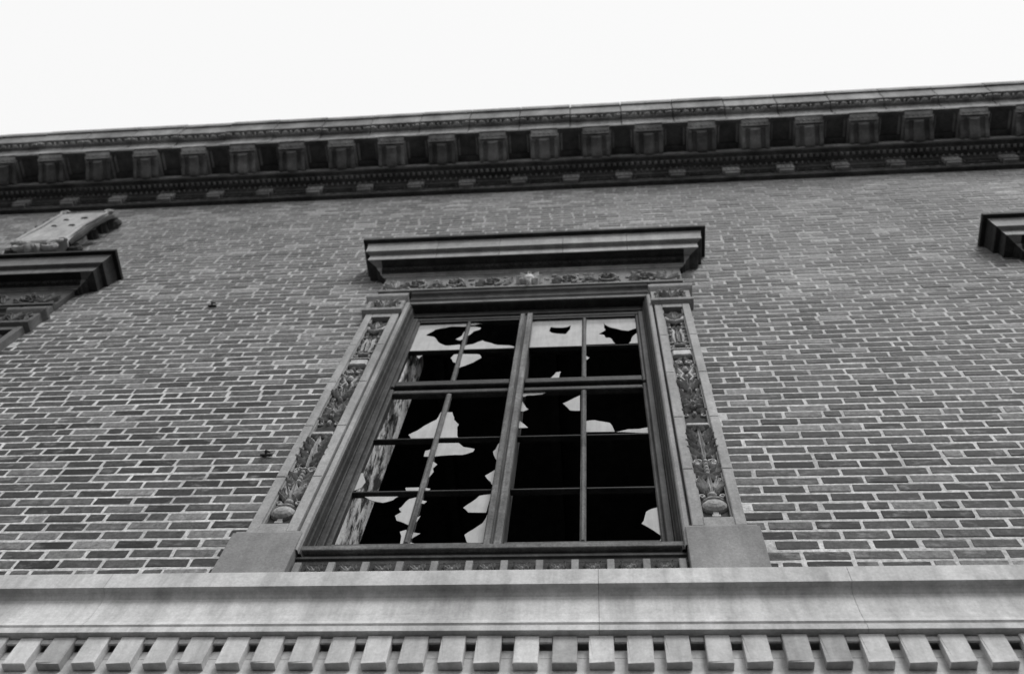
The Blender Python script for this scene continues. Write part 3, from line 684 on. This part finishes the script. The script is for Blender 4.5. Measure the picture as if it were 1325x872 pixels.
def prism(mb, poly, y0, y1):
    from mathutils.geometry import tessellate_polygon
    tr = tessellate_polygon([[Vector((x, z, 0)) for x, z in poly]]); n = len(poly)
    a = sum(poly[i][0]*poly[(i+1) % n][1] - poly[(i+1) % n][0]*poly[i][1] for i in range(n))
    if a < 0: poly = poly[::-1]; tr = tessellate_polygon([[Vector((x, z, 0)) for x, z in poly]])
    vs = [(x, y0, Z(z)) for x, z in poly] + [(x, y1, Z(z)) for x, z in poly]
    fs = []
    for t3 in tr:
        p = [poly[i] for i in t3]; c = (p[1][0]-p[0][0])*(p[2][1]-p[0][1]) - (p[2][0]-p[0][0])*(p[1][1]-p[0][1])
        t3 = tuple(t3) if c > 0 else tuple(t3)[::-1]
        fs += [t3, tuple(n + i for i in t3)[::-1]]
    fs += [(i, n + i, n + (i+1) % n, (i+1) % n) for i in range(n)]
    mb.add(vs, fs)
def ragged(poly, rr):
    out = []; n = len(poly)
    for i in range(n):
        a, b = poly[i], poly[(i+1) % n]; out.append(a); L = math.hypot(b[0]-a[0], b[1]-a[1])
        st = abs(a[0]-b[0]) < .012 or abs(a[1]-b[1]) < .006
        if L > .035 and not st:
            m_ = 2 if L > .09 else 1
            for w_ in range(m_):
                q = (w_ + rr.uniform(.3, .7)) / m_; k = rr.uniform(-.055, .055)
                out.append((a[0] + (b[0]-a[0])*q - (b[1]-a[1])*k, a[1] + (b[1]-a[1])*q + (b[0]-a[0])*k))
    return out
def sash(parent, which):
    S = parent
    def piece(name, x0, x1, z0, z1, y0, y1, mat='wood', bev=.004, tone=1.0):
        mb = MB(); mb.box(x0, x1, y0, y1, Z(z0), Z(z1), bev); o = mb.build(name, M[mat], S); o.color = (tone,)*3 + (1,); return o
    # box frame: jamb linings, head
    for s in (-1, 1):
        x0, x1 = sorted((s*.8275, s*.835)); 
        a, b = sorted((s*.826, s*.84)); piece('frame_jamb', a, b, 3.55, 6.598, .030, .30, 'wood', .0, .8)
        a, b = sorted((s*.790, s*.8255)); piece('frame_stop', a, b, 3.62, 6.50, .034, .060, 'wood', .004, .6)
        a, b = sorted((s*.768, s*.8250)); piece('stile', a, b, 3.62, 5.40, .0605, .100, 'wood', .006, .75)
        a, b = sorted((s*.770, s*.8250)); piece('stile', a, b, 5.41, 6.52, .0505, .085, 'wood', .006, .7)
    piece('frame_head', -.825, .825, 6.5225, 6.599, .034, .12, 'wood_rail', .004, .45)
    piece('frame_head_stop', -.825, .825, 6.475, 6.5215, .045, .10, 'wood_rail', .004, .55)
    # mullion with a groove: two boards and a cover strip
    piece('mullion', -.044, .044, 3.64, 6.50, .040, .16, 'wood', .005, 1.1)
    piece('mullion_strip', -.043, -.010, 3.64, 6.50, .022, .0395, 'wood', .005, 1.35)
    piece('mullion_strip', .006, .043, 3.64, 6.50, .018, .0395, 'wood', .005, 1.7)
    for s in (-1, 1):
        a, b = sorted((s*.0445, s*.7675))
        piece('bottom_rail', a, b, 3.665, 3.752, .052, .10, 'wood_rail', .006, 1.2)
        piece('meeting_rail', a, b, 5.405, 5.470, .044, .088, 'wood_rail', .006, .5)
        piece('meeting_rail', a, b, 5.325, 5.370, .058, .098, 'wood_rail', .006, .75)
        piece('top_rail', a, b, 6.452, 6.474, .050, .088, 'wood_rail', .0, .6)
        a, b = sorted((s*.396, s*.426))
        piece('muntin', a, b, 3.7525, 5.3145, .054, .092, 'wood', .010, 1.35)
        a2, b2 = sorted((s*.398, s*.425)); piece('muntin', a2, b2, 5.4705, 6.4515, .048, .084, 'wood', .010, 1.2)
        for z0, z1 in ((4.206, 4.219), (4.752, 4.765), (5.953, 5.965)):
            for (u0, u1) in ((.0445, .3955), (.4265, .7675)):
                a, b = sorted((s*u0, s*u1)); up = z0 > 5.5
                piece('glazing_bar', a, b, z0, z1, .053 if up else .060, .083 if up else .094, 'wood_rail', .003, .40)
    # remains of the panes
    rr = random.Random(11)
    if which != 'none':
        for i, poly in enumerate(SHARDS):
            up = sum(z for _, z in poly) / len(poly) > 5.4; y0 = .066 if up else .074
            p = ragged(poly, rr)
            if which == 'mirror': p = [(-x, z) for x, z in p][::-1]
            mb = MB(); prism(mb, p, y0, y0 + .003); o = mb.build('glass_shard', M['glass'], S); o.color = (rr.uniform(.9, 1.05),)*3 + (1,)
        # nearly whole pane with a punched hole: outer ring joined to the hole
        ox = [(.040, 6.457), (.120, 6.457), (.216, 6.457), (.261, 6.457), (.31, 6.457), (.396, 6.457), (.396, 6.24), (.396, 5.972), (.20, 5.972), (.040, 5.972), (.040, 6.18)]
        ring = HOLE
        # bridge: cut open the ring at the left
        poly = ox + [ox[0]]
        poly = [(.040, 6.265)] + [(.040, 6.457), (.396, 6.457), (.396, 5.972), (.040, 5.972), (.040, 6.2645)] + [(HOLE[0][0], HOLE[0][1] - .0005)] + HOLE[1:][::-1] + [HOLE[0]]
        if which == 'mirror': poly = [(-x, z) for x, z in poly][::-1]
        mb = MB(); prism(mb, poly, .066, .069); mb.build('broken_pane', M['glass'], S)
    # interior shutter board with peeling paint, folded back against the left reveal
    mb = MB(); 
    mb.box(-.790, -.775, .115, .385, Z(3.62), Z(6.45)); mb.build('shutter_board', M['peel'], S)
    for i in range(9):
        z = 3.75 + i * .21 + rr.uniform(-.05, .05); yy = rr.uniform(.14, .34); l = rr.uniform(.06, .14); ww = rr.uniform(.015, .035)
        mb = MB(); c = rr.uniform(.008, .02)
        mb.add([(-.7745, yy, Z(z)), (-.7745, yy + ww, Z(z) + .01), (-.772 + c*.3, yy + ww*.9, Z(z - l*.5)), (-.772 + c, yy + ww*.7, Z(z - l)), (-.772 + c, yy + ww*.2, Z(z - l) + .01), (-.772 + c*.3, yy - .004, Z(z - l*.5))],
               [(0, 5, 2, 1), (5, 4, 3, 2)])
        mb.build('paint_flake', M['tablet'], S)
# three windows
lab = ('window surround at the left edge of the picture, under the tablet', 'central window surround with full hood and two carved pilasters', 'window surround whose hood end shows at the right edge')
labs = ('sash window in the shade of the left hood', 'broken double sash window with jagged panes', 'sash window beyond the right edge')
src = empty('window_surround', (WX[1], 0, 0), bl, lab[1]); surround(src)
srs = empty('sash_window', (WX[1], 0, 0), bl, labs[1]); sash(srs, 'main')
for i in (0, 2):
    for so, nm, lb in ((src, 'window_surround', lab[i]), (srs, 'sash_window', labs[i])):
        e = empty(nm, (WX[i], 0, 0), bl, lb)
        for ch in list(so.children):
            c = ch.copy(); sc.collection.objects.link(c); c.parent = e; k_ = .45 if i == 0 else .8; c.color = (ch.color[0]*k_,)*3 + (1,)   # side windows darker than the central one, the left most
# ---------------------------------------------------------------- tablet over the left hood
tb = empty('tablet', (-5.10, 0, Z(8.73)), bl, 'pale carved tablet with scrolled sides above the left window hood')
mb = MB()
n = 12; hwid = .27; hh = .47
pts = []
for i in range(n + 1):                       # right edge concave
    t_ = i / n; pts.append((hwid - .05 * math.sin(math.pi * t_), -hh + 2*hh*t_))
for i in range(n + 1):
    t_ = i / n; pts.append((-hwid + .05 * math.sin(math.pi * t_), hh - 2*hh*t_))
N_ = len(pts)
vs = [(x*.93, -.150, z*.95) for x, z in pts] + [(x, -.135, z) for x, z in pts] + [(x, .02, z) for x, z in pts]
fs = [tuple(range(N_))] + [(a*N_+i, (a+1)*N_+i, (a+1)*N_+(i+1) % N_, a*N_+(i+1) % N_) for a in (0, 1) for i in range(N_)]
mb.add(vs, fs); mb.build('tablet_face', M['tablet'], tb)
for (u, v_, w_) in ((-.09, .22, .035), (.08, .26, .05), (-.11, .02, .035), (.07, .02, .045)):
    mb = MB(); blob(mb, u, v_, -.149, w_*.8, .024, .012, .5, 7, 2); blob(mb, u + .03, v_ - .02, -.149, w_*.5, .016, .010, .9, 6, 2); mb.build('tablet_boss', M['iron'], tb)
for s in (-1, 1):
    mb = MB()
    tube(mb, [(s*.26, -.10, -.44), (s*.285, -.12, -.27), (s*.26, -.12, 0), (s*.285, -.12, .27), (s*.285, -.10, .42)], [.025, .035, .028, .035, .03], 8)
    for z in (-.42, .40): scroll(mb, s * .31, z, -.02, .07, math.pi / 2, 1.3, s, .04)
    for z in (-.1, .1, .25): leaf(mb, s*.26, z, -.04, .11, .04, s * 1.3, .07)
    mb.build('side_scroll', M['hood_dark'], tb)
    mb = MB(); tube(mb, [(s*.245, -.150, -.46), (s*.232, -.158, -.25), (s*.215, -.160, 0), (s*.232, -.158, .25), (s*.245, -.150, .46)], .014, 8)
    scroll(mb, s*.215, -.47, -.14, .05, 0, 1.2, s, .018); scroll(mb, s*.235, .47, -.14, .045, 0, 1.2, -s, .018); mb.build('tablet_edge_roll', M['tablet'], tb)
mb = MB()
for q in (-1, 1): scroll(mb, q*.15, -.53, -.10, .09, math.pi/2, 1.2, q, .030)
for a in (-1.0, -.4, .4, 1.0): leaf(mb, 0, -.48, -.10, .16, .04, math.pi + a, .05)
mb.build('bottom_scroll', M['tablet'], tb)
# ---------------------------------------------------------------- small iron fixings left in the brickwork
def anchor(x, z, s=1.0):
    mb = MB(); tube(mb, [(x, .01, Z(z)), (x, -.03, Z(z)), (x + .01*s, -.045, Z(z) - .02), (x + .035*s, -.04, Z(z) - .03)], [.006, .007, .007, .004], 6)
    tube(mb, [(x - .03, -.012, Z(z) - .006), (x + .035, -.012, Z(z) - .010)], .008, 6); blob(mb, x - .015, Z(z), -.004, .012, .010, .008)
    mb.build('iron_hook', M['iron'], bl, label='small rusty iron hook in the brickwork')
anchor(-1.814, 4.493, 1); anchor(-2.95, 6.796, 1.2)
print('bricks', len(specs), 'objects', len(sc.objects))
